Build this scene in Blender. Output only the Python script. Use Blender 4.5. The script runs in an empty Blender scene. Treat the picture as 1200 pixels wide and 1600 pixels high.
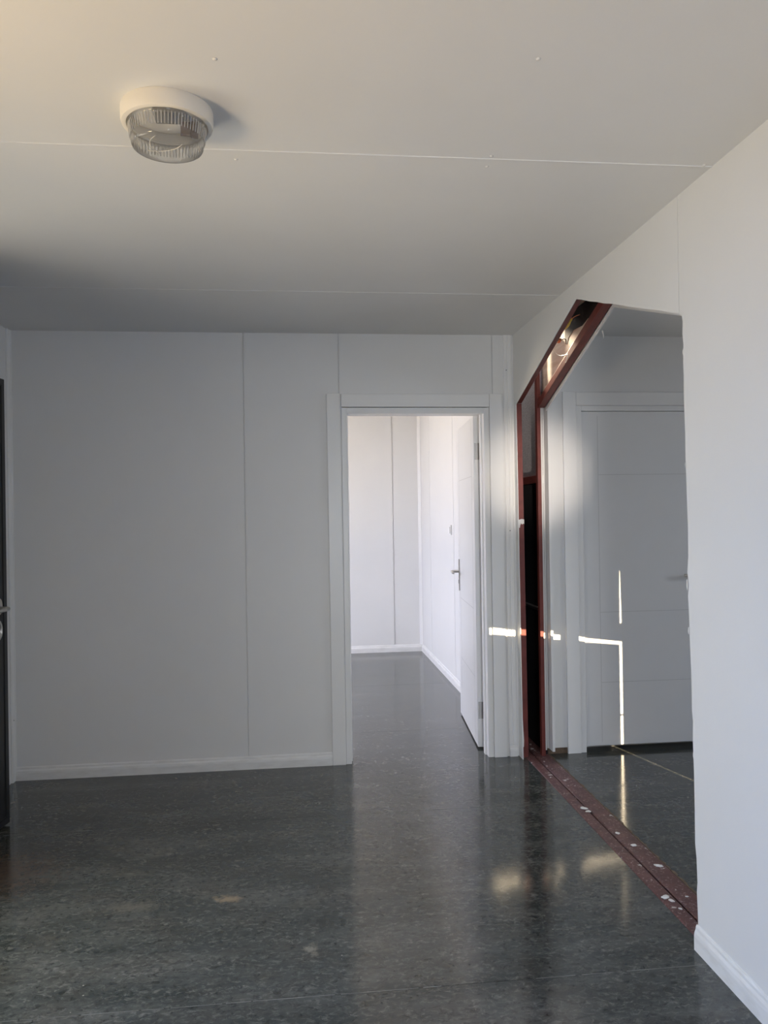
import bpy, bmesh, math, random
from mathutils import Vector, Matrix
random.seed(7)
S = bpy.context.scene
C = S.collection
# ------------------------------------------------------------------ camera
F, YAW, PITCH, ROLL, CAMH = 1229.2, 0.1084, 0.0042, -0.0151, 1.4112
cam = bpy.data.cameras.new('camera')
cam.sensor_fit = 'VERTICAL'; cam.sensor_height = 36.0; cam.sensor_width = 27.0
cam.lens = F / 1600 * 36.0
cam.clip_start = 0.02; cam.clip_end = 200
camo = bpy.data.objects.new('camera', cam); C.objects.link(camo)
cy, sy, cp, sp = math.cos(YAW), math.sin(YAW), math.cos(PITCH), math.sin(PITCH)
fw = Vector((sy*cp, cy*cp, sp)); rt = Vector((cy, -sy, 0)); up = rt.cross(fw)
cr, sr = math.cos(ROLL), math.sin(ROLL)
r2 = rt*cr + up*sr; u2 = -rt*sr + up*cr
camo.matrix_world = Matrix(((r2.x, u2.x, -fw.x, 0), (r2.y, u2.y, -fw.y, 0), (r2.z, u2.z, -fw.z, CAMH), (0, 0, 0, 1)))
S.camera = camo
# ------------------------------------------------------------------ view, world, lights
S.view_settings.view_transform = 'Standard'
S.view_settings.look = 'None'
S.view_settings.gamma = 1.0
S.view_settings.use_curve_mapping = False
S.view_settings.exposure = 0.0
S.cycles.use_denoising = True
S.cycles.max_bounces = 10; S.cycles.diffuse_bounces = 6; S.cycles.glossy_bounces = 4
S.cycles.transparent_max_bounces = 16
S.cycles.sample_clamp_indirect = 8.0
W = bpy.data.worlds.new('sky'); S.world = W; W.use_nodes = True
W.node_tree.nodes['Background'].inputs[0].default_value = (0.55, 0.68, 0.95, 1)
W.node_tree.nodes['Background'].inputs[1].default_value = 0.6

def light(name, kind, loc, target, energy, color, size=None, size_y=None, spread=None, **kw):
    l = bpy.data.lights.new(name, kind)
    l.energy = energy; l.color = color
    if kind == 'AREA':
        l.shape = 'RECTANGLE'; l.size = size; l.size_y = size_y
        if spread: l.spread = spread
    for k, v in kw.items(): setattr(l, k, v)
    o = bpy.data.objects.new(name, l); C.objects.link(o)
    o.location = loc
    o.rotation_euler = (Vector(target) - Vector(loc)).to_track_quat('-Z', 'Y').to_euler()
    return o

SUN_TAN = 0.36
d = Vector((-0.2456, 0.9694, -SUN_TAN))
sun = light('sun', 'SUN', (5, -10, 8), Vector((5, -10, 8)) + d, 21.0, (1.0, 0.80, 0.53), angle=math.radians(0.13))
# daylight at the entrance doorway and the window of the left wall
light('doorway_sky', 'AREA', (-2.5, 2.5, 2.3), (0.2, 2.6, 0.5), 90, (0.92, 0.96, 0.96), 1.3, 1.8)
light('doorway_ground', 'AREA', (-2.3, 2.5, 0.05), (0.6, 2.6, 1.8), 45.5, (1.0, 0.894, 0.691), 1.2, 1.6)
light('window_sky', 'AREA', (-2.4, 0.7, 2.4), (0.6, 1.0, 0.6), 165, (0.06, 0.34, 1.0), 1.6, 1.4)
light('window_ground', 'AREA', (-2.2, 0.6, 0.2), (0.4, 0.8, 2.4), 184, (1.0, 0.747, 0.421), 1.2, 1.4)
light('front_sky', 'AREA', (0.42, -1.40, 1.25), (1.45, 4.4, 0.75), 11.5, (0.86, 0.92, 1.0), 0.56, 1.5, math.radians(75))
light('front_ground', 'AREA', (0.42, -1.50, 0.1), (0.45, 2.2, 2.2), 4.5, (1.0, 0.867, 0.8), 0.6, 1.0)
light('side_room_fill', 'AREA', (4.9, 2.6, 1.9), (2.0, 3.4, 0.6), 46.0, (0.783, 0.87, 1.0), 1.2, 1.2)  # added fill outside the right wall, brightens the side room
light('gap_fill', 'AREA', (1.35, 4.95, 2.95), (1.36, 4.80, 2.0), 14, (1.0, 0.93, 0.88), 0.3, 0.5)  # added fill above the roof slot, brightens the felt in the gap
# daylight at the window of the far room
light('far_window_sky', 'AREA', (-2.3, 6.3, 2.2), (1.2, 6.4, 0.4), 265.4, (0.731, 0.778, 1.0), 1.6, 1.4)
light('far_window_ground', 'AREA', (-2.2, 6.6, 0.3), (1.2, 6.8, 1.9), 277.6, (1.0, 0.796, 0.513), 1.6, 1.2)
# added spot behind the camera, makes the warm patch beside the second post
light('warm_patch_fill', 'SPOT', (0.36, -1.25, 0.55), (1.365, 4.47, 1.64), 1000, (1.0, 0.88, 0.76), spot_size=math.radians(7.6), spot_blend=1.0, shadow_soft_size=0.06)

# added spot brightening the cavity board through a slot left between the roofs
light('gap_fill_spot', 'SPOT', (1.300, 5.30, 2.90), (1.424, 4.14, 2.215), 700, (1.0, 0.80, 0.58), spot_size=math.radians(17), spot_blend=0.5, shadow_soft_size=0.02)

# ------------------------------------------------------------------ dimensions
XL, XR, D, H = -1.5554, 1.2576, 4.4777, 2.45
FARY = 8.07
AX0, AX1, AY0 = 1.43, 4.3, 0.9           # annex (the room on the right)
YF = -1.2                                 # front wall

# ------------------------------------------------------------------ material helpers
def nt(name):
    m = bpy.data.materials.new(name); m.use_nodes = True
    n = m.node_tree; b = n.nodes['Principled BSDF']
    return m, n, b
def N(n, t, **kw):
    x = n.nodes.new(t)
    for k, v in kw.items(): setattr(x, k, v)
    return x
def coords(n, scale=(1, 1, 1), loc=(0, 0, 0)):
    t = N(n, 'ShaderNodeTexCoord'); mp = N(n, 'ShaderNodeMapping')
    mp.inputs['Scale'].default_value = scale; mp.inputs['Location'].default_value = loc
    n.links.new(t.outputs['Object'], mp.inputs['Vector'])
    return mp.outputs['Vector']
def noise(n, vec, scale, detail=4, rough=0.55):
    x = N(n, 'ShaderNodeTexNoise'); x.inputs['Scale'].default_value = scale
    x.inputs['Detail'].default_value = detail; x.inputs['Roughness'].default_value = rough
    n.links.new(vec, x.inputs['Vector']); return x.outputs['Fac']
def ramp(n, fac, stops):
    x = N(n, 'ShaderNodeValToRGB'); e = x.color_ramp.elements
    while len(e) < len(stops): e.new(0.5)
    for k, (p, c) in enumerate(stops):
        e[k].position = p; e[k].color = (*c, 1) if len(c) == 3 else c
    n.links.new(fac, x.inputs['Fac']); return x.outputs['Color']
def mixc(n, fac, a, b):
    x = N(n, 'ShaderNodeMix', data_type='RGBA')
    for s, v in ((x.inputs[0], fac), (x.inputs[6], a), (x.inputs[7], b)):
        if isinstance(v, (int, float)): s.default_value = v
        elif isinstance(v, tuple): s.default_value = (*v, 1) if len(v) == 3 else v
        else: n.links.new(v, s)
    return x.outputs[2]
def bump(n, b, h, strength=0.1, dist=0.002):
    x = N(n, 'ShaderNodeBump'); x.inputs['Strength'].default_value = strength; x.inputs['Distance'].default_value = dist
    n.links.new(h, x.inputs['Height']); n.links.new(x.outputs['Normal'], b.inputs['Normal'])
def mat(name, color, rough=0.5, metal=0.0, var=0.0, vscale=6, bstr=0.0, bscale=200, spec=0.5):
    m, n, b = nt(name)
    b.inputs['Roughness'].default_value = rough; b.inputs['Metallic'].default_value = metal
    b.inputs['Specular IOR Level'].default_value = spec
    v = coords(n)
    lo = tuple(c*(1-var) for c in color); hi = tuple(min(1, c*(1+var)) for c in color)
    n.links.new(ramp(n, noise(n, v, vscale), [(0.3, lo), (0.7, hi)]), b.inputs['Base Color'])
    if bstr: bump(n, b, noise(n, v, bscale, 2), bstr)
    return m

M = {}
M['wall'] = mat('white_laminate_panel', (0.74, 0.735, 0.72), 0.42, var=0.012, vscale=3, bstr=0.10, bscale=260, spec=0.35)
M['ceil'] = mat('white_ceiling_panel', (0.74, 0.735, 0.72), 0.5, var=0.012, vscale=3, bstr=0.08, bscale=240, spec=0.3)
M['trim'] = mat('white_plastic_trim', (0.78, 0.775, 0.76), 0.33, var=0.01, spec=0.45)
M['door'] = mat('white_door_film', (0.76, 0.76, 0.755), 0.30, var=0.01, spec=0.5)
M['groove'] = mat('door_groove', (0.60, 0.60, 0.59), 0.5)
M['steel_red'] = mat('red_oxide_primer', (0.155, 0.033, 0.026), 0.45, var=0.22, vscale=14, bstr=0.08, bscale=90)
M['chrome'] = mat('brushed_steel', (0.55, 0.53, 0.50), 0.28, metal=1.0, var=0.05)
M['hinge'] = mat('grey_hinge_steel', (0.30, 0.29, 0.28), 0.4, metal=1.0)
M['black_door'] = mat('anthracite_door_steel', (0.012, 0.012, 0.014), 0.38, var=0.1, bstr=0.06, bscale=160)
M['black'] = mat('black_membrane', (0.010, 0.009, 0.010), 0.8)
M['rubber'] = mat('black_rubber_seal', (0.012, 0.012, 0.012), 0.6)
M['brown'] = mat('brown_bakelite', (0.20, 0.105, 0.05), 0.45, var=0.2, vscale=40)
M['copper'] = mat('bare_copper', (0.72, 0.30, 0.15), 0.32, metal=1.0)
M['yellow'] = mat('yellow_wire_sheath', (0.75, 0.62, 0.10), 0.4)
M['green'] = mat('green_wire_sheath', (0.03, 0.42, 0.26), 0.4)
M['white_pl'] = mat('white_plaster_crumb', (0.72, 0.70, 0.67), 0.8, var=0.08, vscale=60)
M['lamp_base'] = mat('cream_lamp_plastic', (0.84, 0.79, 0.70), 0.38, var=0.01)
M['lamp_plate'] = mat('white_lamp_plate', (0.86, 0.84, 0.79), 0.4)
M['screw'] = mat('painted_screw_head', (0.72, 0.70, 0.67), 0.35)
M['filler'] = mat('pale_seam_dust', (0.20, 0.195, 0.18), 0.7, var=0.5, vscale=9)
M['wood'] = mat('raw_board_edge', (0.125, 0.085, 0.055), 0.8, var=0.4, vscale=40, bstr=0.3, bscale=120)

def make_base():   # baseboard with pale grey smudges
    m, n, b = nt('white_wood_baseboard')
    b.inputs['Roughness'].default_value = 0.4
    f = noise(n, coords(n, (7, 7, 26)), 1.6, 5)
    n.links.new(ramp(n, f, [(0.34, (0.70, 0.69, 0.67)), (0.56, (0.77, 0.765, 0.75))]), b.inputs['Base Color'])
    return m
M['base'] = make_base()

def make_floor():
    m, n, b = nt('grey_marbled_vinyl')
    v = coords(n)
    big = noise(n, coords(n, (0.8, 2.2, 1)), 2.4, 5, 0.62)
    base = ramp(n, big, [(0.30, (0.022, 0.027, 0.025)), (0.50, (0.050, 0.056, 0.052)), (0.70, (0.090, 0.093, 0.086))])
    tint = ramp(n, noise(n, coords(n, (1.0, 1.6, 1), (5, 1, 0)), 5, 5, 0.65), [(0.45, (0, 0, 0)), (0.72, (0.55,)*3)])
    base = mixc(n, tint, base, (0.060, 0.054, 0.045))
    patch = ramp(n, noise(n, coords(n, (1.0, 2.0, 1), (1, 4, 0)), 7, 4, 0.6), [(0.36, (0.25,)*3), (0.62, (1, 1, 1))])
    wv = coords(n, (1.0, 1.5, 1))
    dist = N(n, 'ShaderNodeTexNoise'); dist.inputs['Scale'].default_value = 30; dist.inputs['Detail'].default_value = 3
    n.links.new(wv, dist.inputs['Vector'])
    off = N(n, 'ShaderNodeVectorMath', operation='MULTIPLY_ADD'); off.inputs[1].default_value = (.05, .05, 0)
    n.links.new(dist.outputs['Color'], off.inputs[0]); n.links.new(wv, off.inputs[2])
    mott = noise(n, off.outputs[0], 42, 7, 0.74)
    mk = ramp(n, mott, [(0.50, (0, 0, 0)), (0.64, (0.62,)*3)])
    mm = N(n, 'ShaderNodeMix', data_type='RGBA', blend_type='MULTIPLY'); mm.inputs[0].default_value = 1
    n.links.new(mk, mm.inputs[6]); n.links.new(patch, mm.inputs[7])
    c1 = mixc(n, mm.outputs[2], base, (0.215, 0.208, 0.188))
    dk = ramp(n, noise(n, off.outputs[0], 29, 7, 0.76), [(0.33, (0.9,)*3), (0.49, (0, 0, 0))])
    c2 = mixc(n, dk, c1, (0.010, 0.013, 0.012))
    # dust: trodden, patchy
    dz = noise(n, coords(n, (1, 1.4, 1), (9, 2, 0)), 4.5, 7, 0.75)
    dm = ramp(n, dz, [(0.55, (0, 0, 0)), (0.80, (0.33, 0.33, 0.33))])
    c3 = mixc(n, dm, c2, (0.20, 0.18, 0.14))
    # small pale crumbs trodden in
    vo = N(n, 'ShaderNodeTexVoronoi'); vo.inputs['Scale'].default_value = 24
    n.links.new(v, vo.inputs['Vector'])
    keep = ramp(n, noise(n, v, 5.5, 3), [(0.56, (0, 0, 0)), (0.64, (1, 1, 1))])
    sp = ramp(n, vo.outputs['Distance'], [(0.045, (1, 1, 1)), (0.075, (0, 0, 0))])
    mul = N(n, 'ShaderNodeMix', data_type='RGBA', blend_type='MULTIPLY'); mul.inputs[0].default_value = 1
    n.links.new(keep, mul.inputs[6]); n.links.new(sp, mul.inputs[7])
    c4 = mixc(n, mul.outputs[2], c3, (0.34, 0.32, 0.27))
    # mud with warm doorway light painted in, and tan smudges, own outlines
    def spot(col, cx, cy, rx, ry, colr, amt):
        mp = N(n, 'ShaderNodeMapping'); t = N(n, 'ShaderNodeTexCoord')
        mp.inputs['Location'].default_value = (-cx/rx, -cy/ry, 0); mp.inputs['Scale'].default_value = (1/rx, 1/ry, 0)
        n.links.new(t.outputs['Object'], mp.inputs['Vector'])
        ln = N(n, 'ShaderNodeVectorMath', operation='LENGTH'); n.links.new(mp.outputs[0], ln.inputs[0])
        nz = noise(n, v, 38, 5, 0.7)
        ad = N(n, 'ShaderNodeMath', operation='MULTIPLY_ADD'); ad.inputs[1].default_value = 2.6
        n.links.new(nz, ad.inputs[0]); n.links.new(ln.outputs['Value'], ad.inputs[2])
        k = ramp(n, ad.outputs[0], [(0.0, (amt,)*3), (1.0, (0, 0, 0))])
        x = k.node.color_ramp.elements; x[0].position = 0.0
        # fade between 1.3 and 2.0
        sc = N(n, 'ShaderNodeMapRange'); sc.inputs[1].default_value = 1.45; sc.inputs[2].default_value = 2.1
        n.links.new(ad.outputs[0], sc.inputs[0]); n.links.new(sc.outputs[0], k.node.inputs['Fac'])
        return mixc(n, k, col, colr)
    c5 = spot(c4, -1.22, 3.30, 0.34, 0.36, (0.115, 0.075, 0.050), 0.7)  # brown mud print, also carries the warm light by the black door
    c5 = spot(c5, -0.28, 2.965, 0.07, 0.05, (0.26, 0.20, 0.13), 0.85)
    c5 = spot(c5, -0.62, 2.95, 0.16, 0.06, (0.13, 0.12, 0.10), 0.7)
    c5 = spot(c5, 0.02, 2.58, 0.035, 0.05, (0.22, 0.20, 0.16), 0.8)
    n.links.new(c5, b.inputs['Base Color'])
    rr = ramp(n, noise(n, v, 6, 5, 0.7), [(0.3, (0.085,)*3), (0.75, (0.165,)*3)])
    n.links.new(rr, b.inputs['Roughness'])
    b.inputs['IOR'].default_value = 1.5
    bump(n, b, noise(n, coords(n, (1, 1.6, 1)), 55, 4, 0.7), 0.02, 0.002)
    return m
M['floor'] = make_floor()

def make_sill():    # primer with plaster splashes
    m, n, b = nt('scuffed_red_primer')
    v = coords(n)
    base = ramp(n, noise(n, v, 18, 5), [(0.3, (0.070, 0.030, 0.030)), (0.7, (0.135, 0.058, 0.054))])
    a = ramp(n, noise(n, v, 20, 6, 0.65), [(0.62, (0, 0, 0)), (0.66, (1, 1, 1))])
    s = ramp(n, noise(n, v, 95, 3, 0.7), [(0.57, (0, 0, 0)), (0.66, (0.75,)*3)])
    c = mixc(n, s, base, (0.36, 0.27, 0.26)); c = mixc(n, a, c, (0.62, 0.59, 0.57))
    n.links.new(c, b.inputs['Base Color']); b.inputs['Roughness'].default_value = 0.5
    bump(n, b, noise(n, v, 70, 4), 0.25, 0.003)
    return m
M['sill'] = make_sill()

def make_felt():
    m, n, b = nt('grey_insulation_felt')
    v = coords(n)
    n.links.new(ramp(n, noise(n, v, 120, 5, 0.8), [(0.35, (0.34, 0.315, 0.32)), (0.65, (0.62, 0.58, 0.59))]), b.inputs['Base Color'])
    b.inputs['Roughness'].default_value = 0.95
    bump(n, b, noise(n, v, 90, 4), 0.5, 0.004)
    return m
M['felt'] = make_felt()

def make_lining():
    m, n, b = nt('pale_board_back')
    f = noise(n, coords(n, (2, 1.2, 14)), 3, 5)
    n.links.new(ramp(n, f, [(0.35, (0.66, 0.57, 0.47)), (0.65, (0.82, 0.75, 0.66))]), b.inputs['Base Color'])
    b.inputs['Roughness'].default_value = 0.7
    return m
M['lining'] = make_lining()

def make_glass(cloud=.17, name='clear_lamp_glass'):
    m, n, b = nt(name)
    n.nodes.remove(b)
    t = N(n, 'ShaderNodeBsdfTransparent'); t.inputs[0].default_value = (0.98, 0.98, 0.975, 1)
    g = N(n, 'ShaderNodeBsdfGlossy'); g.inputs['Roughness'].default_value = 0.06
    d0 = N(n, 'ShaderNodeBsdfDiffuse'); d0.inputs[0].default_value = (0.9, 0.89, 0.87, 1)
    d1 = N(n, 'ShaderNodeBsdfTranslucent'); d1.inputs[0].default_value = (0.9, 0.89, 0.87, 1)
    df = N(n, 'ShaderNodeMixShader'); df.inputs[0].default_value = 0.2
    n.links.new(d0.outputs[0], df.inputs[1]); n.links.new(d1.outputs[0], df.inputs[2])
    fr = N(n, 'ShaderNodeFresnel'); fr.inputs[0].default_value = 1.5
    m1 = N(n, 'ShaderNodeMixShader'); m1.inputs[0].default_value = cloud
    n.links.new(t.outputs[0], m1.inputs[1]); n.links.new(df.outputs[0], m1.inputs[2])
    m2 = N(n, 'ShaderNodeMixShader')
    n.links.new(fr.outputs[0], m2.inputs[0]); n.links.new(m1.outputs[0], m2.inputs[1]); n.links.new(g.outputs[0], m2.inputs[2])
    n.links.new(m2.outputs[0], n.nodes['Material Output'].inputs['Surface'])
    return m
M['glass'] = make_glass()

M['ribglass'] = make_glass(0.5, 'moulded_glass_rib')
# ------------------------------------------------------------------ mesh helpers
class MB:
    def __init__(s): s.bm = bmesh.new()
    def box(s, a, b, rot=None, piv=None):
        x0, y0, z0 = a; x1, y1, z1 = b
        vs = [s.bm.verts.new(v) for v in ((x0,y0,z0),(x1,y0,z0),(x1,y1,z0),(x0,y1,z0),(x0,y0,z1),(x1,y0,z1),(x1,y1,z1),(x0,y1,z1))]
        for f in ((0,3,2,1),(4,5,6,7),(0,1,5,4),(1,2,6,5),(2,3,7,6),(3,0,4,7)): s.bm.faces.new([vs[i] for i in f])
        return s
    def prism(s, pts, axis, lo, hi):
        """pts 2-D polygon; axis 'X': (y,z), 'Y': (x,z), 'Z': (x,y)"""
        def P(p, t): return {'X': (t, p[0], p[1]), 'Y': (p[0], t, p[1]), 'Z': (p[0], p[1], t)}[axis]
        a = [s.bm.verts.new(P(p, lo)) for p in pts]; b = [s.bm.verts.new(P(p, hi)) for p in pts]
        k = len(pts)
        s.bm.faces.new(a); s.bm.faces.new(list(reversed(b)))
        for i in range(k): s.bm.faces.new((a[i], b[i], b[(i+1) % k], a[(i+1) % k]))
        return s
    def lathe(s, prof, c=(0,0,0), seg=48, wav=None):
        rings = []
        for (r, z) in prof:
            if r < 1e-6: rings.append([s.bm.verts.new((c[0], c[1], c[2]+z))]); continue
            ring = []
            for i in range(seg):
                a = 2*math.pi*i/seg; rr = r + (wav(i, z) if wav else 0)
                ring.append(s.bm.verts.new((c[0]+rr*math.cos(a), c[1]+rr*math.sin(a), c[2]+z)))
            rings.append(ring)
        for p, q in zip(rings, rings[1:]):
            for i in range(seg):
                j = (i+1) % seg
                if len(p) == 1: s.bm.faces.new((p[0], q[i], q[j]))
                elif len(q) == 1: s.bm.faces.new((p[i], q[0], p[j]))
                else: s.bm.faces.new((p[i], q[i], q[j], p[j]))
        return s
    def tube(s, pts, r, seg=10, caps=True):
        pts = [Vector(p) for p in pts]; rings = []
        nrm = None
        for i, p in enumerate(pts):
            t = (pts[min(i+1, len(pts)-1)] - pts[max(i-1, 0)]).normalized()
            if nrm is None: nrm = t.orthogonal().normalized()
            nrm = (nrm - t*nrm.dot(t)).normalized(); bn = t.cross(nrm)
            rr = r[i] if isinstance(r, (list, tuple)) else r
            rings.append([s.bm.verts.new(p + (nrm*math.cos(2*math.pi*k/seg) + bn*math.sin(2*math.pi*k/seg))*rr) for k in range(seg)])
        for a, b in zip(rings, rings[1:]):
            for k in range(seg): s.bm.faces.new((a[k], b[k], b[(k+1) % seg], a[(k+1) % seg]))
        if caps: s.bm.faces.new(list(reversed(rings[0]))); s.bm.faces.new(rings[-1])
        return s
    def blob(s, c, r, seed=0, sub=2):
        rnd = random.Random(seed)
        res = bmesh.ops.create_icosphere(s.bm, subdivisions=sub, radius=1)
        for v in res['verts']:
            k = 1 + rnd.uniform(-.25, .25)
            v.co = Vector((c[0]+v.co.x*r[0]*k, c[1]+v.co.y*r[1]*k, c[2]+v.co.z*r[2]*k))
        return s
    def build(s, name, m, parent=None, bevel=0.0, smooth=False, bseg=2, matrix=None):
        bmesh.ops.recalc_face_normals(s.bm, faces=s.bm.faces)
        me = bpy.data.meshes.new(name); s.bm.to_mesh(me); s.bm.free()
        me.materials.append(m)
        if smooth:
            for p in me.polygons: p.use_smooth = True
        o = bpy.data.objects.new(name, me); C.objects.link(o)
        if parent: o.parent = parent
        if matrix: o.matrix_local = matrix
        if bevel:
            bv = o.modifiers.new('bevel', 'BEVEL'); bv.width = bevel; bv.segments = bseg; bv.limit_method = 'ANGLE'; bv.angle_limit = math.radians(40)
        return o
def tag(o, label=None, cat=None, group=None, kind=None):
    if label: o['label'] = label
    if cat: o['category'] = cat
    if group: o['group'] = group
    if kind: o['kind'] = kind
    return o
def empty(name, loc=(0, 0, 0), rz=0.0):
    o = bpy.data.objects.new(name, None); C.objects.link(o); o.location = loc; o.rotation_euler = (0, 0, rz); o.empty_display_size = 0.1
    return o

# ------------------------------------------------------------------ shell: floors and ceilings
G = 0.0012      # half width of a panel joint
fl = MB()
ys = [YF, 0.94, 2.33, 3.72, 5.11, 6.50, FARY]
for a, b in zip(ys, ys[1:]): fl.box((XL-.0, a+.0009, -0.02), (1.2846, b-.0009, 0.0))
fl.box((XL, YF, -0.06), (1.2846, FARY, -0.0205))
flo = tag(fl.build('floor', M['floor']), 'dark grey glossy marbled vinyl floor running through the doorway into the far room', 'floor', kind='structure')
sm = MB(); rnd = random.Random(21); x = XL+.02
while x < 1.24:
    l = rnd.uniform(.02, .30)
    if rnd.random() < .85: sm.box((x, 2.33-.0007, -.001), (min(x+l, 1.244), 2.33+.0007*rnd.uniform(.1, 1.2), .0004))
    x += l + rnd.uniform(.001, .02)
sm.build('seam_filler', M['filler'], flo)
fl = MB()
for a, b in zip([AY0, 2.32, 3.71], [2.32, 3.71, D+.10]): fl.box((1.4385, a+.0009, -0.02), (AX1, b-.0009, 0.0))
fl.box((1.4385, AY0, -0.06), (AX1, D+.05, -0.0205))
tag(fl.build('floor', M['floor']), 'dark grey glossy vinyl floor of the side room beyond the red sill', 'floor', kind='structure')
fs = MB()
tag(MB().box((XL-.3, YF-.3, -0.16), (AX1+.2, FARY+.3, -0.09)).build('floor_base', M['black']), 'dark ground frame underneath the cabins', 'floor', kind='structure')

s1, s2 = 2.2511, 3.6432
ce = MB()
cys = [YF, 0.86, s1, s2, D+.06]
for a, b in zip(cys, cys[1:]): ce.box((XL-.05, a+G, H), (XR+.0, b-G, H+.04))
ce.box((XL-.05, YF, H+.04), (XR, D+.06, H+.06))
ceil = tag(ce.build('ceiling', M['ceil']), 'white panelled ceiling with the round lamp and two joint lines', 'ceiling', kind='structure')
for y, h_ in ((0.86, .002), (s1, .0022), (s2, .0016)):
    MB().prism([(y-.005, H+.001), (y-.0025, H-h_), (y+.0025, H-h_), (y+.005, H+.001)], 'X', XL, XR).build('joint_strip', M['ceil'], ceil)
def screw(x, y, par, z=H):
    s = MB().lathe([(0, -.0035), (.0035, -.003), (.0055, -.0012), (.0062, .001)], seg=14)
    s.lathe([(0, .0), (.0001, 0.0)], seg=4)
    return s.build('screw', M['screw'], par, smooth=True, matrix=Matrix.Translation((x, y, z)))
for x, y in ((-0.173, 1.806), (0.561, 1.745), (-0.165, 2.309), (0.576, 2.300), (1.228, 2.242), (0.573, 2.233)): screw(x, y, ceil)
tag(MB().box((XL-.05, D+.06, H), (XR+.05, FARY+.05, H+.06)).build('ceiling', M['ceil']), 'white ceiling of the bright far room', 'ceiling', kind='structure')
tag(MB().box((AX0, AY0-.05, H), (AX1+.05, D+.12, H+.06)).build('ceiling', M['ceil']), 'grey shaded ceiling of the side room through the opening', 'ceiling', kind='structure')
tag(MB().box((XL-.1, YF-.06, H+.12), (XR+.02, FARY+.3, H+.17)).box((XR+.02, YF-.06, H+.12), (AX0+.02, 4.15, H+.17)).box((XR+.02, 5.25, H+.12), (AX0+.02, FARY+.3, H+.17)).box((AX0+.02, AY0-.06, H+.12), (AX1+.3, FARY+.3, H+.17)).build('ceiling_roof_deck', M['black']), 'dark roof deck over both cabins', 'roof', kind='structure')

# ------------------------------------------------------------------ walls of the main room
# back wall with doorway (opening X 0.262..1.098, top 2.01)
OX0, OX1, OZ = 0.255, 1.100, 2.035
wb = MB(); GW = .002
def panelled(mb, xs, y0, y1, z0, z1):
    for a, b in zip(xs, xs[1:]): mb.box((a+.004, y0, z0), (b-.004, y1, z1))
xs1, xs2, xs3 = -0.2966, 0.2378, 1.131
wb.box((XL-.05, D, 0), (xs1-GW, D+.05, H)); wb.box((xs1+GW, D, 0), (xs2-GW, D+.05, H))
wb.box((xs2+GW, D, 0), (OX0, D+.05, H)); wb.box((OX0, D, OZ), (OX1, D+.05, H))
wb.box((OX1, D, 0), (xs3-GW, D+.05, H)); wb.box((xs3+GW, D, 0), (XR+.02, D+.05, H))
wb.box((XL-.05, D+.007, 0), (OX0, D+.115, H)); wb.box((OX0, D+.007, OZ), (OX1, D+.115, H)); wb.box((OX1, D+.007, 0), (XR+.02, D+.115, H))
# tiny step beads beside the joints
for x in (xs1, xs2):
    wb.box((x+GW, D-.0016, 0.07 if x < 0 else 2.13), (x+GW+.006, D+.001, H))
wall_back = tag(wb.build('wall_back', M['wall']), 'grey-lit white panel wall facing the camera around the open doorway', 'wall', kind='structure')

# right wall with gabled cut-out, torn near edge
rnd = random.Random(3)
ga = [(2.412, 0.0)]
zz = 0.06
while zz < 2.0:
    f = zz/2.05
    ga.append((2.412 + .036*f + rnd.uniform(-.0045, .0045) + (.006 if .9 < zz < 1.25 else 0), zz)); zz += rnd.uniform(.03, .085)
ga += [(2.447, 2.03), (2.455, 2.057)]
for k in range(1, 12):
    t = k/12; ga.append((2.455+(3.428-2.455)*t, 2.057+(2.373-2.057)*t + rnd.uniform(-.0018, .0018)))
ga += [(3.428, 2.373)]
for k in range(1, 12):
    t = k/12; ga.append((3.428+(4.432-3.428)*t, 2.373+(2.041-2.373)*t + rnd.uniform(-.0012, .0012)))
ga += [(4.432, 2.041)]
for k in range(1, 9):
    t = k/9; ga.append((4.432-.03*t + rnd.uniform(-.0015, .0015), 2.041*(1-t)))
ga += [(4.400, 0.0)]
outline = [(2.47+G, H), (2.47+G, 2.0615)] + [p for p in ga if p[0] > 2.4745 and p[1] > 0.5 or p[0] > 4] + [(D, 0), (D, H)]
near = [(YF, 0.0)] + [p for p in ga if p[0] <= 2.47 and not p[0] > 4] + [(2.47-G, 2.0615), (2.47-G, H), (YF, H)]
wr = MB().prism(outline, 'X', XR, XR+.004).prism(near, 'X', XR, XR+.004)
wr.box((XR+.0012, 2.44, 2.10), (XR+.004, 2.50, H))
wall_right = tag(wr.build('wall_right', M['wall']), 'white right wall with a gable shaped opening cut through it', 'wall', kind='structure')
# torn skin flakes hanging at the cut edges
fk = MB()
for (y, z, a, b) in ((2.447, 1.17, .006, .02), (2.441, 1.02, .007, .014), (2.448, 1.93, .005, .012), (2.447, 1.56, .004, .01), (2.425, .62, .004, .012)):
    fk.prism([(y, z-b), (y+a, z-b*.2), (y+a*.6, z+b*.7), (y-.002, z+b)], 'X', XR+.0005, XR+.003)
fk.build('torn_edge', M['white_pl'], wall_right)

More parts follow.
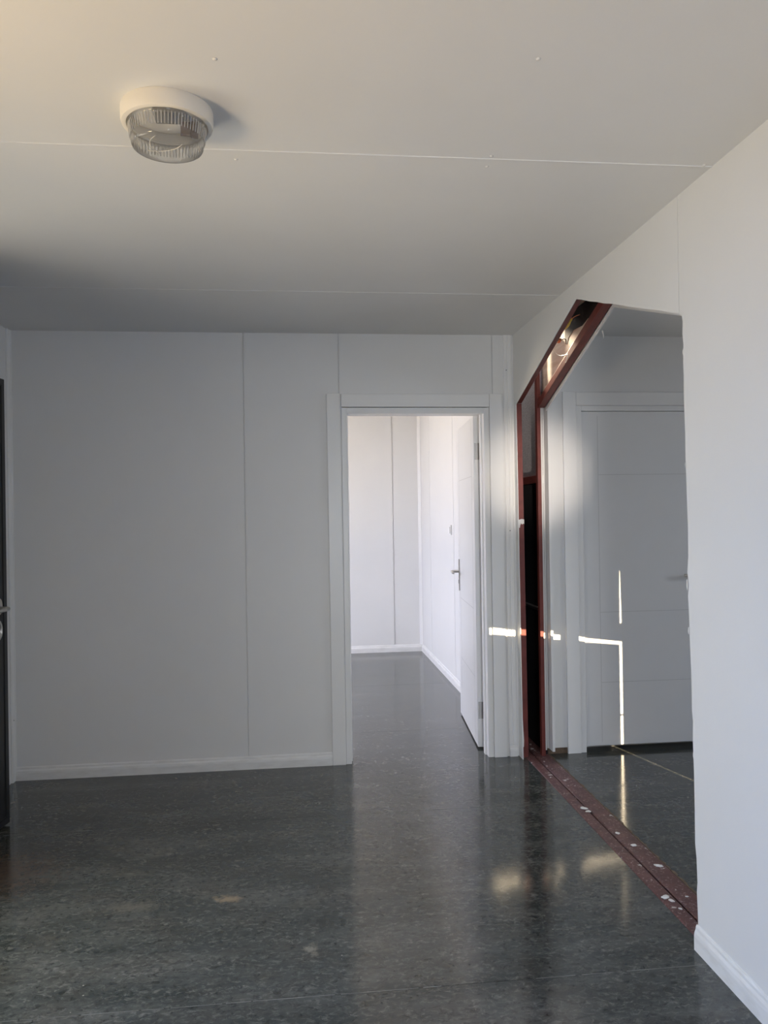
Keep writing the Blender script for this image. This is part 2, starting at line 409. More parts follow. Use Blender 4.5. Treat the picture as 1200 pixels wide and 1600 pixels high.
# left wall with entrance doorway and window (both left of the picture)
DY0, DY1, DZ = 2.02, 2.94, 2.09
WY0, WY1, WZ0, WZ1 = 0.05, 1.35, 0.85, 2.05
wl = MB()
x0, x1 = XL-.06, XL
wl.box((x0, YF, 0), (x1, WY0, H)); wl.box((x0, WY0, 0), (x1, WY1, WZ0)); wl.box((x0, WY0, WZ1), (x1, WY1, H))
wl.box((x0, WY1, 0), (x1, DY0, H)); wl.box((x0, DY0, DZ), (x1, DY1, H)); wl.box((x0, DY1, 0), (x1, D+.05, H))
wl.box((x0, D+.05, 0), (x1, 5.55, H)); wl.box((x0, 5.55, 0), (x1, 7.25, .85)); wl.box((x0, 5.55, 2.05), (x1, 7.25, H)); wl.box((x0, 7.25, 0), (x1, FARY+.05, H))
tag(wl.build('wall_left', M['wall']), 'white left wall behind the black entrance door', 'wall', kind='structure')
# front wall behind the camera with its open doorway
wf = MB()
wf.box((XL-.06, YF-.06, 0), (.13, YF, H+.12)); wf.box((.13, YF-.06, 2.05), (.72, YF, H+.12)); wf.box((.13, YF-.06, 0), (.72, YF, .35)); wf.box((.72, YF-.06, 0), (XR+.02, YF, H+.12))
tag(wf.build('wall_front', M['wall']), 'white front wall with a window opening behind the viewer', 'wall', kind='structure')
# far room
fw_ = MB()
panelled(fw_, [XL, -.20, .39, .973, XR+.02], FARY, FARY+.05, 0, H); fw_.box((XL, FARY+.02, 0), (XR, FARY+.06, H))
fw_.box((.973+G, FARY-.0012, .07), (.973+.010, FARY+.001, H))
wall_far = tag(fw_.build('wall_far', M['wall']), 'bright white end wall of the far room seen through the doorway', 'wall', kind='structure')
fr_ = MB()
XF = 1.263
yy = [D+.115, 5.2, 6.35, 7.50, FARY]
for a, b in zip(yy, yy[1:]): fr_.box((XF, a+.004, 0), (XF+.014, b-.004, H))
fr_.box((XF+.008, D+.115, 0), (XF+.016, FARY, H))
tag(fr_.build('wall_far_right', M['wall']), 'sunlit white right wall of the far room behind the open white door', 'wall', kind='structure')

# annex walls
awb = MB(); GW = .002
RX0, RX1, RZ = 1.635, 2.462, 2.035        # doorway in annex back wall
awb.box((AX0-.02, D, 0.035), (RX0, D+.05, H)); awb.box((RX0, D, RZ), (RX1, D+.05, H)); awb.box((RX1, D, 0), (AX1, D+.05, H))
awb.box((RX0-.02, D+.10, -.02), (RX1+.02, D+.12, H))
tag(awb.build('wall_side_room_back', M['wall']), 'shaded back wall of the side room around the closed white door', 'wall', kind='structure')
MBf = MB()
# annex front wall: a sagging closed-to door leaves thin gaps that let the sun through
Y0, Y1 = AY0-.015, AY0
gx = 2.799            # the upright gap
MBf.prism([(AX0, 0), (1.955, 0), (1.955, H), (AX0, H)], 'Y', Y0, Y1)
MBf.prism([(gx+.009, 0), (AX1, 0), (AX1, H), (gx+.003, H), (gx+.003, 2.40), (gx+.008, 2.12), (gx+.009, 1.97)], 'Y', Y0, Y1)
def zl(x): return 1.958 + (2.035-1.958)*(gx-x)/.77      # door top edge
def zh(x): return 1.980 + (2.077-1.980)*(gx-x)/.77      # head underside
MBf.prism([(1.955, 0), (gx-.008, 0), (gx-.008, zl(gx)), (1.955, zl(1.955))], 'Y', Y0, Y1)
MBf.prism([(1.955, zh(1.955)), (gx+.011, zh(gx+.011)), (gx+.011, 2.085), (gx-.004, 2.085), (gx-.002, 2.40), (gx+.003, 2.40), (gx+.003, H), (1.955, H)], 'Y', Y0, Y1)
MBf.prism([(2.428, 1.98), (2.530, 1.98), (2.530, 2.10), (2.428, 2.10)], 'Y', Y0-.012, Y0)
MBf.prism([(1.955, 1.98), (2.00, 1.98), (2.00, 2.12), (1.955, 2.12)], 'Y', Y0-.012, Y0)
MBf.prism([(gx-.015, 1.545), (gx+.015, 1.545), (gx+.015, 1.552), (gx-.015, 1.552)], 'Y', Y0-.012, Y0)
tag(MBf.build('wall_side_room_front', M['wall']), 'front wall of the side room with a sagging door, outside the picture', 'wall', kind='structure')
tag(MB().box((AX1, AY0-.05, 0), (AX1+.05, 2.0, H)).box((AX1, 2.0, 0), (AX1+.05, 3.2, .9)).box((AX1, 2.0, 2.0), (AX1+.05, 3.2, H)).box((AX1, 3.2, 0), (AX1+.05, D+.12, H)).build('wall_side_room_right', M['wall']), 'right wall of the side room hidden by the near wall', 'wall', kind='structure')
# annex left wall panel (its room side white, its cavity side pale board), gable cut like the other one
E_ = .020
gate = [(2.40, 0), (2.44, 2.06), (3.41, 2.368), (4.405, 2.034), (4.405, 0.035)]
awl = [(AY0, 0)] + gate + [(D+.05, 0.035), (D+.05, H), (AY0, H)]
tag(MB().prism(awl, 'X', AX0+.006, AX0+.020).build('wall_side_room_left', M['wall']), 'white wall skin of the side room edging the second red frame', 'wall', kind='structure')
lin = MB().prism([(AY0, 0)] + [(2.36, 0), (2.40, 2.07), (3.41, 2.39), (4.47, 2.035)] + [(4.47, H+.02), (AY0, H+.02)], 'X', AX0-.004, AX0+.0055)
tag(lin.build('wall_cavity_board', M['lining']), 'pale board back lit inside the gap above the second red rafter', 'board', kind='structure')
# closing the gap between the two cabins
cav = MB()
cav.box((XR+.02, 5.6, -.08), (AX0+.02, 5.64, 2.57)); cav.box((XR+.02, YF, -.08), (AX0+.02, YF+.04, 2.57))
cav.box((XR+.0195, YF, H+.06), (AX0-.006, 4.15, H+.10)); cav.box((XR+.0195, 5.25, H+.06), (AX0-.006, 5.64, H+.10))
cav.box((AX0-.012, D-.005, -.02), (AX0-.004, 5.6, 1.585))
cav.box((XR+.0195, 4.50, -.08), (XR+.030, 5.6, H+.06))
tag(cav.build('wall_cavity_end', M['black']), 'black membrane deep in the gap between the two cabins', 'membrane', kind='structure')
ext = MB()
ext.box((XR+.02, YF-.06, 0), (AX1+.06, YF-.02, 2.6)) if False else None
ext.box((AX0, D+.12, 0), (AX0+.05, FARY, H+.1)); ext.box((XF+.016, 5.64, 0), (XF+.05, FARY+.06, H+.1))
ext.box((AX0+.0, YF-.06, 0), (AX0+.02, AY0-.02, H+.1))
ext.box((AX0, D+.12, 0), (AX1+.06, D+.16, H+.1))
ext.box((XL-.06, YF-.06, H+.06), (AX0+.02, YF, H+.13)); ext.box((XL-.1, YF-.06, H+.06), (XL-.06, FARY+.06, H+.13)); ext.box((AX0, AY0-.09, H-.02), (AX1+.06, AY0-.05, H+.13)); ext.box((AX1+.05, AY0-.09, H-.05), (AX1+.09, D+.16, H+.13))
ext.box((-3.2, -3.1, -.1), (1.9, -3.0, 3.3)); ext.box((-3.6, 1.66, -.1), (XL-.065, 1.72, 3.3)); ext.box((-3.6, 4.6, -.1), (XL-.065, 4.66, 3.3))  # outside panels added to block the sun and stray light between openings
tag(ext.build('wall_outer', M['black']), 'outer cladding of the cabins and added light-blocking panels, outside the picture', 'cladding', kind='structure')

# ------------------------------------------------------------------ trims and baseboards
def bprof(t=.013, h=.072):   # (out, z) profile of a baseboard
    return [(0, 0), (t, 0), (t, h*.55), (t*.88, h*.70), (t*.55, h*.82), (t*.50, h*.92), (t*.25, h), (0, h)]
def base_x(x0, x1, y, sgn=-1, **kw):
    m = MB(); pr = bprof(**kw)
    m.prism([(y + sgn*o, z) for o, z in pr], 'X', x0, x1); return m
def base_y(y0, y1, x, sgn=-1, **kw):
    m = MB(); pr = bprof(**kw)
    m.prism([(x + sgn*o, z) for o, z in pr], 'Y', y0, y1); return m
tag(base_x(XL+.012, 0.172, D).build('baseboard_back', M['base']), 'white smudged baseboard along the back wall left of the doorway', 'baseboard', kind='structure')
tag(base_y(YF, 2.415, XR, h=.080).build('baseboard_right', M['base']), 'white baseboard along the near right wall ending at the cut opening', 'baseboard', kind='structure')
tag(base_y(3.0, 4.30, XL, 1).build('baseboard_left', M['base']), 'white baseboard behind the black entrance door', 'baseboard', kind='structure')
tag(base_x(XL, XF-.012, FARY).build('baseboard_far', M['base']), 'white baseboard on the end wall of the far room', 'baseboard', kind='structure')
tag(base_y(D+.14, FARY, XF).build('baseboard_far_right', M['base']), 'white baseboard on the right wall of the far room', 'baseboard', kind='structure')
tag(base_x(1.2015, 1.2465, D, t=.014, h=.062).build('baseboard_corner', M['base']), 'tiny piece of white baseboard beside the red post', 'baseboard', kind='structure')
# corner cover profiles
def cover(xa, xb, y, name, label, z1=H):
    m = MB(); w = xb-xa
    m.prism([(xa, y+.001), (xa, y-.006), (xa+.004, y-.009), (xa+w*.36, y-.009), (xa+w*.42, y-.006), (xa+w*.52, y-.006), (xa+w*.58, y-.010), (xb-.004, y-.010), (xb, y-.007), (xb, y+.001)], 'Z', 0.0 if z1 < 0 else .064, H)
    o = m.build(name, M['trim']); tag(o, label, 'trim', kind='structure'); return o
t1 = cover(1.199, 1.2455, D, 'trim_1', 'white corner strip between the doorway casing and the gable opening')
for z, x in ((2.245, 1.214), (1.311, 1.222)):
    MB().lathe([(0, -.0004), (.0028, -.0004), (.0028, .001)], seg=12).build('screw_hole', M['rubber'], t1, matrix=Matrix.Translation((x, D-.0098, z)) @ Matrix.Rotation(math.pi/2, 4, 'X'))
t2 = MB().prism([(XL-.001, D+.001), (XL-.001, D-.05), (XL+.006, D-.05), (XL+.011, D-.045), (XL+.011, D-.014), (XL+.014, D-.011), (XL+.014, D+.001)], 'Z', 0, H).build('trim_2', M['trim'])
tag(t2, 'white corner strip in the dim left corner by the black door', 'trim', kind='structure')
MB().lathe([(0, -.0004), (.003, -.0004), (.003, .001)], seg=12).build('screw_hole', M['rubber'], t2, matrix=Matrix.Translation((XL+.0112, D-.03, .333)) @ Matrix.Rotation(math.pi/2, 4, 'Y'))
t3 = MB().prism([(.0, 0), (0, 0)][:0] or [(XF-.016, FARY+.001), (XF-.030, FARY-.001), (XF-.028, FARY-.006), (XF-.006, FARY-.028), (XF-.001, FARY-.030), (XF+.001, FARY+.001)], 'Z', 0.07, H).build('trim_3', M['trim'])
tag(t3, 'white corner strip in the far room corner', 'trim', kind='structure')
# the annex wall's L-shaped white edge strip on its back wall
t4 = MB().prism([(1.4055, D-.008), (1.408, D-.012), (1.421, D-.012), (1.424, D-.008), (1.424, D+.0), (1.4055, D+.0)], 'Z', 0.028, 2.03).build('trim_4', M['trim'])
tag(t4, 'narrow white edge strip beside the second red post', 'trim', kind='structure')
tag(MB().prism([(4.40, 2.005), (4.405, 2.0), (3.41, 2.334), (2.45, 2.03), (2.45, 2.045), (3.41, 2.352), (4.405, 2.018)], 'X', AX0-.004, AX0+.003).build('trim_5', M['trim']), 'thin white edge under the second red rafter', 'trim', kind='structure')
tag(MB().box((1.432, D+.003, -.02), (1.56, D+.04, .034)).build('trim_6', M['wood']), 'raw brown board end under the white wall by the second red post', 'board', kind='structure')

# ------------------------------------------------------------------ door sets
def casing(parent, x0, x1, ztop, y, w, lean=0.0):
    """casing around an opening whose inner casing edges are x0/x1, y = wall face"""
    t = .016
    MB().prism([(x0-w, 0), (x0, 0), (x0-.006, ztop+w*1.02), (x0-w-.006, ztop+w*.98)] if lean else [(x0-w, 0), (x0, 0), (x0, ztop+w), (x0-w, ztop+w)], 'Y', y-t, y).build('side_casing', M['trim'], parent, bevel=.002)
    MB().prism([(x1, 0), (x1+w, 0), (x1+w, ztop+w), (x1, ztop+w)], 'Y', y-t, y).build('side_casing', M['trim'], parent, bevel=.002)
    MB().prism([(x0+.001, ztop+.0005), (x1-.001, ztop+.0005), (x1-.001, ztop+w-.002), (x0+.001, ztop+w-.003)], 'Y', y-t+.001, y).build('head_casing', M['trim'], parent, bevel=.0015)
def leaf_grooves(m, L, h, face, zs=(1.63, .82, .405)):
    """raised lines routed in the film: thin strips let into the face (local: X along leaf, Y thickness)"""
    for xg in (.10, L-.10): m.box((xg-.0016, face-.0004, .02), (xg+.0016, face+.0004, h-.02))
    for z in zs: m.box((.10, face-.0004, z-.0016), (L-.10, face+.0004, z+.0016))
def lever_set(parent, x, z, face, sgn, toward, plate_h=.22, mats='chrome'):
    """long plate + lever on local face y=face; sgn = outward normal along y; toward = lever direction along x"""
    pl = MB().box((x-.016, min(face, face+sgn*.006), z-.135), (x+.016, max(face, face+sgn*.006), z+.085)).build('handle_plate', M[mats], parent, bevel=.003)
    lv = MB().tube([(x, face, z), (x, face+sgn*.045, z), (x+toward*.012, face+sgn*.056, z), (x+toward*.06, face+sgn*.058, z-.002), (x+toward*.115, face+sgn*.056, z-.003)], [.010, .009, .009, .0085, .008], 12)
    lv.build('lever', M[mats], pl, smooth=True)
    MB().box((x-.0035, min(face+sgn*.004, face+sgn*.0075), z-.085), (x+.0035, max(face+sgn*.004, face+sgn*.0075), z-.06)).build('keyhole', M['rubber'], pl)

# door_1: doorway into the far room, leaf swung open against the far side
d1 = tag(empty('door_1', (0.66, D, 0)), 'open white door and white casing leading into the bright far room', 'door', kind='structure')
inv = Matrix.Translation((-0.66, -D, 0))
fr = empty('door_frame'); fr.parent = d1; fr.matrix_local = inv
casing(fr, 0.249, 1.109, 2.030, D, .076, lean=1)
# jambs with a stop bead
JW = .030
MB().box((0.251, D-.006, 0), (0.282, D+.118, 2.028)).box((0.282, D+.045, 0), (0.290, D+.085, 2.0)).build('jamb', M['trim'], fr, bevel=.002)
MB().box((1.076, D-.006, 0), (1.107, D+.118, 2.028)).box((1.068, D+.045, 0), (1.076, D+.085, 2.0)).build('jamb', M['trim'], fr, bevel=.002)
MB().box((0.282, D-.006, 1.994), (1.076, D+.118, 2.028)).build('head_jamb', M['trim'], fr, bevel=.002)
# leaf: hinge line, local x along the leaf from the hinge, local y thickness (0 = room-left face)
L1, T1, H1 = .835, .040, 1.99
hx, hy = 1.052, D+.165
ang = math.atan2(.835, .068)
LM = inv @ Matrix.Translation((hx, hy, .012)) @ Matrix.Rotation(ang, 4, 'Z')
# with the leaf pointing to +Y, local +y points to -X: the face the camera sees is local y = 0 side pushed to +y
leaf = MB().box((0, -T1, 0), (L1, 0, H1)).build('door_leaf', M['door'], d1, bevel=.002, matrix=LM)
g = MB(); leaf_grooves(g, L1, H1, 0.0); g.build('routed_line', M['groove'], leaf)
lever_set(leaf, L1-.055, 1.0, 0.0, 1, -1)
for z in (.22, 1.775):
    MB().box((-.0022, -.034, z-.05), (.001, -.006, z+.05)).tube([(-.008, -T1-.002, z-.05), (-.008, -T1-.002, z+.05)], .0065, 10).build('hinge', M['hinge'], leaf)

# door_2: closed white door in the side room
d2 = tag(empty('door_2', (2.05, D, 0)), 'closed white door with routed lines and sun streak in the side room', 'door', kind='structure')
inv2 = Matrix.Translation((-2.05, -D, 0))
fr2 = empty('door_frame'); fr2.parent = d2; fr2.matrix_local = inv2
casing(fr2, 1.628, 2.468, 2.040, D, .080)
MB().box((1.630, D-.004, 0), (1.664, D+.10, 2.038)).build('jamb', M['trim'], fr2, bevel=.002)
MB().box((2.432, D-.004, 0), (2.466, D+.10, 2.038)).build('jamb', M['trim'], fr2, bevel=.002)
MB().box((1.664, D-.004, 2.008), (2.432, D+.10, 2.038)).build('head_jamb', M['trim'], fr2, bevel=.002)
L2 = .764
leaf2 = MB().box((0, .012, 0), (L2, .052, 1.974)).build('door_leaf', M['door'], d2, bevel=.0015, matrix=inv2 @ Matrix.Translation((1.666, D, .032)))
g = MB(); leaf_grooves(g, L2, 1.968, .012, (1.60, .787, .372)); g.build('routed_line', M['groove'], leaf2)
lever_set(leaf2, L2-.05, 1.0, .012, -1, -1)
MB().box((1.664, D+.045, 2.006), (2.432, D+.06, 2.0075)).build('door_seal', M['rubber'], fr2)

# door_3: black entrance door swung against the left wall
hx3, hy3, a3 = -1.498, 2.945, math.atan2(.893, .143)
d3 = tag(empty('door_3', (hx3, hy3, 0), a3), 'black steel entrance door standing open at the left edge of the picture', 'door', kind='structure')
L3 = .904
b3 = MB().box((0, 0, .010), (L3, .045, 2.072)).build('door_leaf', M['black_door'], d3, bevel=.003)
fm = MB()
for (a, b) in (((.03, -.003, .04), (L3-.03, 0, .046)), ((.03, -.003, 2.036), (L3-.03, 0, 2.042)), ((.03, -.003, .04), (.036, 0, 2.042)), ((L3-.036, -.003, .04), (L3-.03, 0, 2.042))): fm.box(a, b)
fm.build('frame_bead', M['rubber'], b3)
hz = 1.012
ro = MB().lathe([(0, .008), (.020, .008), (.025, .005), (.026, 0)], seg=32).build('handle_rose', M['chrome'], b3, smooth=True, matrix=Matrix.Translation((L3-.075, 0, hz+.008)) @ Matrix.Rotation(math.pi/2, 4, 'X') @ Matrix.Diagonal((1, 1.5, 1, 1)))
MB().tube([(L3-.075, -.004, hz), (L3-.075, -.040, hz), (L3-.085, -.050, hz), (L3-.14, -.052, hz-.002), (L3-.195, -.050, hz-.004)], [.009, .009, .010, .009, .008], 12).build('lever', M['chrome'], b3, smooth=True)
MB().lathe([(0, .006), (.014, .006), (.0141, .008), (.022, .008), (.026, .004), (.027, 0)], seg=32).build('key_escutcheon', M['chrome'], b3, smooth=True, matrix=Matrix.Translation((L3-.078, 0, hz-.10)) @ Matrix.Rotation(math.pi/2, 4, 'X') @ Matrix.Diagonal((1, 1.75, 1, 1)))
MB().box((L3-.115, -.004, 1.42), (L3-.085, 0, 1.49)).build('deadlock_plate', M['brown'], b3, bevel=.002)
MB().tube([(L3-.002, .02, .045), (L3+.012, .02, .045)], .006, 10).build('floor_bolt', M['chrome'], b3, smooth=True)
ef = MB()
ef.box((XL-.06, DY0-.0, 0), (XL+.05, DY0+.035, DZ)); ef.box((XL-.06, DY1-.035, 0), (XL+.03, DY1, DZ)); ef.box((XL-.06, DY0, DZ-.035), (XL+.03, DY1, DZ)); 
efo = ef.build('door_lining', M['black_door'], d3)
efo.matrix_local = (Matrix.Translation((hx3, hy3, 0)) @ Matrix.Rotation(a3, 4, 'Z')).inverted()
# window_1 in the left wall, outside the picture
w1 = MB()
for (a, b) in (((WY0, WZ0), (WY1, WZ0+.05)), ((WY0, WZ1-.05), (WY1, WZ1)), ((WY0, WZ0), (WY0+.05, WZ1)), ((WY1-.05, WZ0), (WY1, WZ1)), (((WY0+WY1)/2-.03, WZ0), ((WY0+WY1)/2+.03, WZ1))):
    w1.box((XL-.05, a[0], a[1]), (XL+.008, b[0], b[1]))
tag(w1.build('window_1', M['trim']), 'white window frame in the left wall outside the picture', 'window', kind='structure')
w2 = MB()
for (a, b) in (((5.55, .85), (7.25, .90)), ((5.55, 2.0), (7.25, 2.05)), ((5.55, .85), (5.60, 2.05)), ((7.20, .85), (7.25, 2.05)), ((6.37, .85), (6.43, 2.05))):
    w2.box((XL-.05, a[0], a[1]), (XL+.008, b[0], b[1]))
tag(w2.build('window_2', M['trim']), 'white window frame in the far room outside the picture', 'window', kind='structure')

# ------------------------------------------------------------------ red steel frames of the two cabins
def rafter(m, y0, z0, y1, z1, x0, x1, t=.042):
    dy, dz = y1-y0, z1-z0; l = math.hypot(dy, dz); ny, nz = -dz/l, dy/l
    if nz < 0: ny, nz = -ny, -nz
    m.prism([(y0, z0), (y1, z1), (y1, z1+t/abs(dy/l)), (y0+ny*t*0, z0+t/abs(dy/l))], 'X', x0, x1)
    return m
f1 = tag(empty('steel_frame', (1.297, 3.42, 0)), 'dark red steel frame nearest the white right wall, lining the gable cut', 'steel frame')
i1 = Matrix.Translation((-1.297, -3.42, 0))
pm = MB()
pv = [pm.bm.verts.new(v) for v in ((1.2690, 4.436, -.02), (1.3025, 4.436, -.02), (1.3025, 4.4775, -.02), (1.2690, 4.4775, -.02), (1.2600, 4.436, 2.046), (1.2935, 4.436, 2.046), (1.2935, 4.4775, 2.046), (1.2600, 4.4775, 2.046))]
for f in ((0,3,2,1),(4,5,6,7),(0,1,5,4),(1,2,6,5),(2,3,7,6),(3,0,4,7)): pm.bm.faces.new([pv[i] for i in f])
pm.build('post', M['steel_red'], f1, bevel=.0025, matrix=i1)
MB().box((1.2625, 2.34, -.02), (1.2955, 2.382, 2.046)).build('post', M['steel_red'], f1, bevel=.0025, matrix=i1)
rafter(MB(), 4.445, 2.047, 3.428, 2.385, 1.2620, 1.2960).build('rafter', M['steel_red'], f1, bevel=.0025, matrix=i1)
rafter(MB(), 2.40, 2.050, 3.426, 2.385, 1.2620, 1.2960).build('rafter', M['steel_red'], f1, bevel=.0025, matrix=i1)
MB().prism([(1.2855, -.05), (1.2855, .000), (1.288, .004), (1.336, .004), (1.3405, -.001), (1.3405, -.05)], 'Y', 2.38, 4.9).build('sill_channel', M['sill'], f1, matrix=i1)
pd = MB(); rr_ = random.Random(5)
pd.prism([(1.2610, 1.342), (1.2610, 1.372), (1.2815, 1.378), (1.2965, 1.375), (1.2965, 1.348), (1.2925, 1.352), (1.2855, 1.346), (1.2785, 1.352), (1.2730, 1.342), (1.2705, 1.327), (1.2675, 1.327), (1.2665, 1.345)], 'Y', 4.4335, 4.4362)
pd.build('foam_dab', M['white_pl'], f1, matrix=i1)['label'] = 'dried white foam smear on the red post'
# torn strip of wall skin standing off the post near the floor
MB().prism([(1.2675, .195), (1.2700, .215), (1.2720, .165), (1.2755, .10), (1.2740, .065), (1.2695, .06)], 'Y', 4.4320, 4.4345).build('torn_wall_skin', M['white_pl'], f1, matrix=i1)['label'] = 'torn white strip at the foot of the red post'

f2 = tag(empty('steel_frame', (1.394, 3.42, 0)), 'second red steel frame toward the side room, with rafter lit pinkish inside', 'steel frame')
i2 = Matrix.Translation((-1.394, -3.42, 0))
MB().box((1.3830, 4.436, -.02), (1.4045, 4.4735, 2.50)).build('post', M['steel_red'], f2, bevel=.002, matrix=i2)
MB().box((1.3830, 2.33, -.02), (1.4200, 2.372, 2.50)).build('post', M['steel_red'], f2, bevel=.002, matrix=i2)
rafter(MB(), 4.425, 2.018, 3.405, 2.357, 1.3835, 1.4245).build('rafter', M['steel_red'], f2, bevel=.003, matrix=i2)
rafter(MB(), 2.40, 2.030, 3.403, 2.357, 1.3835, 1.4245).build('rafter', M['steel_red'], f2, bevel=.003, matrix=i2)
MB().prism([(1.3465, -.05), (1.3465, -.001), (1.351, .004), (1.424, .004), (1.430, .001), (1.430, -.05)], 'Y', 2.38, 4.9).build('sill_channel', M['sill'], f2, matrix=i2)
MB().box((1.386, 4.474, 1.590), (1.418, 5.55, 1.632)).build('stringer', M['steel_red'], f2, bevel=.002, matrix=i2)
MB().box((1.392, 4.474, .838), (1.418, 5.55, .853)).build('ledge', M['hinge'], f2, bevel=.001, matrix=i2)['label'] = 'thin grey metal ledge deep in the gap'
tag(MB().box((1.4195, 4.4745, 1.632), (1.428, 5.56, 2.49)).build('insulation_felt', M['felt']), 'grey fibrous felt sheet lining the gap behind the two red posts', 'felt')
ed = MB()
prev = None
rnd = random.Random(11)
pts = []
y = 2.38
while y < 4.475: pts.append((1.4375+rnd.uniform(-.004, .006), y)); y += rnd.uniform(.012, .03)
poly = [(1.4305, 2.38)] + pts + [(1.4305, 4.475)]
tag(MB().prism(poly, 'Z', -.03, .0025).build('trim_7', M['wood']), 'ragged brown board edge along the side room floor by the sill', 'board edge', kind='structure')

# ------------------------------------------------------------------ plaster crumbs lying on the sill
crumbs = [(1.362, 4.335, .006), (1.352, 4.255, .005), (1.312, 4.07, .006), (1.327, 3.62, .019), (1.334, 3.58, .015), (1.368, 3.32, .012), (1.384, 3.19, .014), (1.392, 3.0, .011), (1.402, 2.99, .016), (1.307, 2.745, .017), (1.318, 2.72, .012), (1.388, 2.74, .007), (1.322, 2.66, .008), (1.372, 2.60, .006)]
for k, (x, y, r) in enumerate(crumbs):
    b = MB().blob((0, 0, 0), (r*.75, r*1.0, r*.2), seed=k, sub=2).build('plaster_crumb', M['white_pl'], smooth=True)
    b.location = (x, y, .004 + r*.12); b.rotation_euler = (0, 0, k*1.3)
    tag(b, 'small dried white plaster crumb on the scuffed red sill', 'crumb', 'plaster crumbs on the red sill')

# ------------------------------------------------------------------ wiring in the gap
from math import sin, cos
def smooth_path(p, n=8):
    p = [Vector(v) for v in p]; out = []
    for i in range(len(p)-1):
        a, b, c, e = p[max(i-1, 0)], p[i], p[i+1], p[min(i+2, len(p)-1)]
        for k in range(n):
            t = k/n
            out.append(.5*((2*b)+(-a+c)*t+(2*a-5*b+4*c-e)*t*t+(-a+3*b-3*c+e)*t**3))
    out.append(p[-1]); return out
WY = 1.365
gw = tag(empty('earth_wire', (1.36, 3.83, 2.33)), 'yellow and green earth wire end poking from the gap above the red rafter', 'wire')
ig = Matrix.Translation((-1.36, -3.83, -2.33))
MB().tube(smooth_path([(1.352, 3.93, 2.318), (1.356, 3.915, 2.336), (1.360, 3.885, 2.352), (1.362, 3.86, 2.358)]), .0055, 10).build('green_sheath', M['green'], gw, smooth=True, matrix=ig)
MB().tube(smooth_path([(1.362, 3.875, 2.350), (1.362, 3.845, 2.352), (1.362, 3.81, 2.362), (1.362, 3.775, 2.372)]), [.008]*8+[.009]*8+[.006]*9, 10).build('yellow_sheath', M['yellow'], gw, smooth=True, matrix=ig)
MB().tube(smooth_path([(1.362, 3.78, 2.371), (1.362, 3.73, 2.372), (1.362, 3.66, 2.365)]), .0022, 8).build('bare_strand', M['copper'], gw, smooth=True, matrix=ig)
cw = tag(empty('copper_wire', (1.355, 3.945, 2.30)), 'coil of bare copper wire just below the yellow and green wire', 'wire')
ic = Matrix.Translation((-1.355, -3.945, -2.30))
MB().tube([(1.345+.012*k/40, 3.945+.020*cos(k*.62), 2.300+.009*sin(k*.62)) for k in range(46)], .0028, 8).build('coil', M['copper'], cw, smooth=True, matrix=ic)
MB().tube(smooth_path([(1.352, 3.93, 2.318), (1.350, 3.935, 2.308), (1.350, 3.94, 2.298)]), .003, 8).build('lead', M['copper'], cw, smooth=True, matrix=ic)
MB().tube(smooth_path([(1.357, 3.93, 2.298), (1.362, 3.90, 2.300), (1.366, 3.875, 2.29), (1.366, 3.88, 2.27)]), .0026, 8).build('tail', M['brown'], cw, smooth=True, matrix=ic)
lw = MB().tube(smooth_path([(1.35, 4.03, 2.277), (1.36, 4.01, 2.245), (1.37, 3.97, 2.228), (1.375, 3.925, 2.222), (1.376, 3.88, 2.215), (1.376, 3.89, 2.195), (1.376, 3.915, 2.182)]), .0026, 8).build('loose_wire', M['lamp_base'], smooth=True)
tag(lw, 'thin pale loose wire curling in the lit gap between the red rafters', 'wire')
bw = MB()
for k in range(4): bw.tube(smooth_path([(1.325+.006*k, 4.02-.03*k, 2.33+.012*k), (1.328+.006*k, 3.88-.03*k, 2.40+.01*k), (1.330+.006*k, 3.70-.05*k, 2.425+.006*k), (1.33+.006*k, 3.45, 2.40+.012*k), (1.35+.01*k, 3.2, 2.43)]), .006, 8)
tag(bw.build('cable_bundle', M['rubber'], smooth=True), 'bundle of black cables running into the dark top of the gap', 'cable')
bf = MB().prism([(3.0, 2.40), (3.40, 2.375), (3.62, 2.352), (3.72, 2.362), (3.80, 2.345), (3.92, 2.352), (4.00, 2.332), (4.03, 2.300), (4.06, 2.325), (4.05, 2.40), (4.12, 2.455), (3.0, 2.455)], 'X', 1.4248, 1.4257)  # black sheet put over the cavity board in place of shade
tag(bf.build('apex_shade_sheet', M['black']), 'black sheet standing in for shade at the top of the gap above the second rafter', 'shade sheet')
tg = MB().tube(smooth_path([(1.450, 3.60, 2.272), (1.451, 3.595, 2.255), (1.452, 3.592, 2.235)]), [.0035]*8+[.0025]*9, 8).build('plastic_shred', M['white_pl'], smooth=True)
tag(tg, 'tiny white shred hanging from the edge below the second red rafter', 'shred')

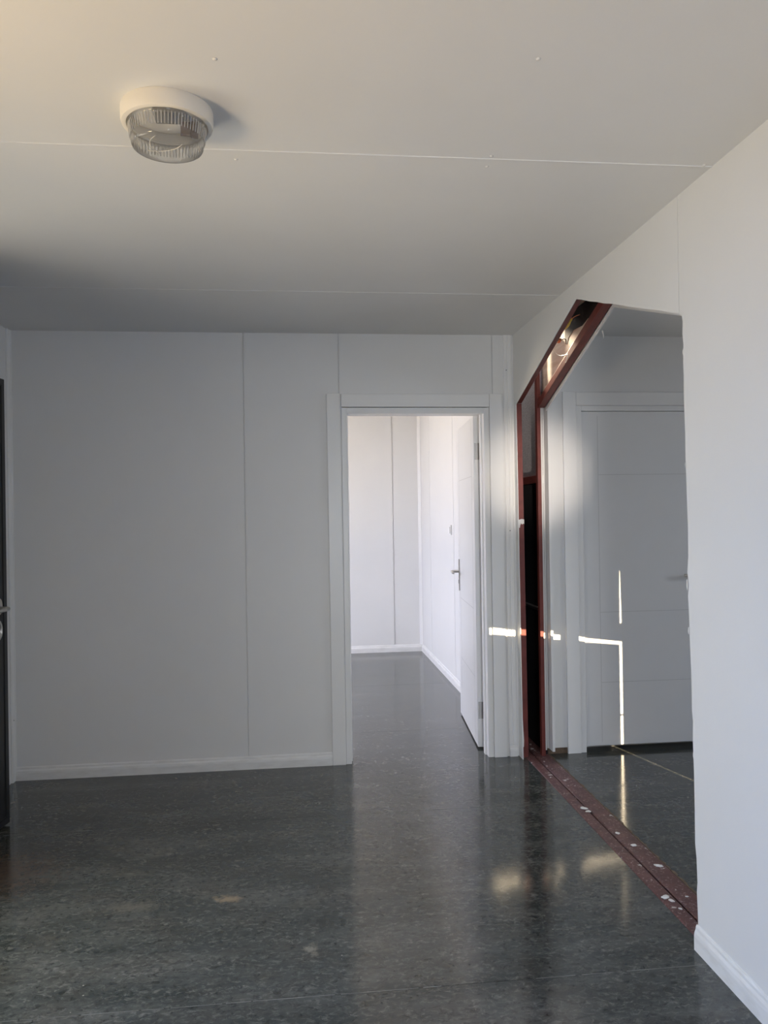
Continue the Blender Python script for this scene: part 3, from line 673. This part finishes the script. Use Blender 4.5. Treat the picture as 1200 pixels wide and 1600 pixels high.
# ------------------------------------------------------------------ ceiling lamp
LX, LY = -.317, 2.045
lamp = tag(empty('ceiling_light', (LX, LY, H)), 'round ceiling lamp with cream base and clear ribbed glass, unlit', 'ceiling light')
MB().lathe([(.0, 0), (.1135, 0), (.1150, -.004), (.1145, -.034), (.1120, -.041), (.1060, -.043), (.1010, -.0425), (.1000, -.038), (.0985, -.012), (0, -.012)], seg=72).build('base', M['lamp_base'], lamp, smooth=True).modifiers.new('e', 'EDGE_SPLIT').split_angle = math.radians(50)
def ribs(i, z): return (-.0028 if i % 4 < 2 else 0.0) if -.077 < z < -.0468 else 0.0
gl = MB().lathe([(.0985, -.036), (.0985, -.0445), (.0965, -.0465), (.0960, -.0485), (.0945, -.060), (.0922, -.0755), (.0912, -.079), (.0890, -.092), (.0865, -.0965), (.0800, -.0985), (0, -.0990)], seg=240, wav=ribs)
gl.build('glass_bowl', M['glass'], lamp, smooth=True)
rb = MB()
for k in range(72):
    a = 2*math.pi*k/72; w = .0011
    q = []
    for z, r in ((-.0478, .0966), (-.0775, .0922)):
        for sg in (-1, 1): q.append(rb.bm.verts.new((r*math.cos(a)-sg*w*math.sin(a), r*math.sin(a)+sg*w*math.cos(a), z)))
        q.append(rb.bm.verts.new(((r+.0012)*math.cos(a), (r+.0012)*math.sin(a), z)))
    rb.bm.faces.new((q[0], q[2], q[5], q[3])); rb.bm.faces.new((q[2], q[1], q[4], q[5])); rb.bm.faces.new((q[1], q[0], q[3], q[4]))
rb.build('glass_ribbing', M['ribglass'], lamp)
MB().lathe([(0, -.0125), (.086, -.0125), (.088, -.0145), (.086, -.017), (0, -.017)], seg=48).build('reflector_plate', M['lamp_plate'], lamp, smooth=False)
so = MB().tube([(.075, .012, -.042), (.058, .010, -.042), (.056, .010, -.042), (.032, .006, -.042)], [.020, .020, .017, .017], 24).build('lamp_socket', M['brown'], lamp, smooth=False)
so['label'] = 'brown bakelite lamp socket'
MB().box((-.030, -.05, -.030), (.045, .012, -.016)).build('terminal_block', M['hinge'], lamp, bevel=.003)
ar = MB()
ar.tube([(.03+.07*cos(a), -.02+.07*sin(a), -.0985) for a in [2.4+i*.12 for i in range(14)]], .0009, 6)
ar.tube([(-.03+.075*cos(a), -.055+.075*sin(a)*.9, -.0985) for a in [.35+i*.1 for i in range(16)]], .0009, 6)
ar.build('moulded_seam', M['lamp_base'], lamp, smooth=True)

# ------------------------------------------------------------------ light switch in the far room
sw = tag(empty('light_switch', (XF, 6.47, 1.28)), 'white light switch on the bright right wall of the far room', 'light switch')
MB().box((-.009, -.041, -.041), (0, .041, .041)).build('face_plate', M['trim'], sw, bevel=.003)
MB().box((-.018, -.028, -.028), (-.008, .028, .028)).build('rocker', M['trim'], sw, bevel=.003)
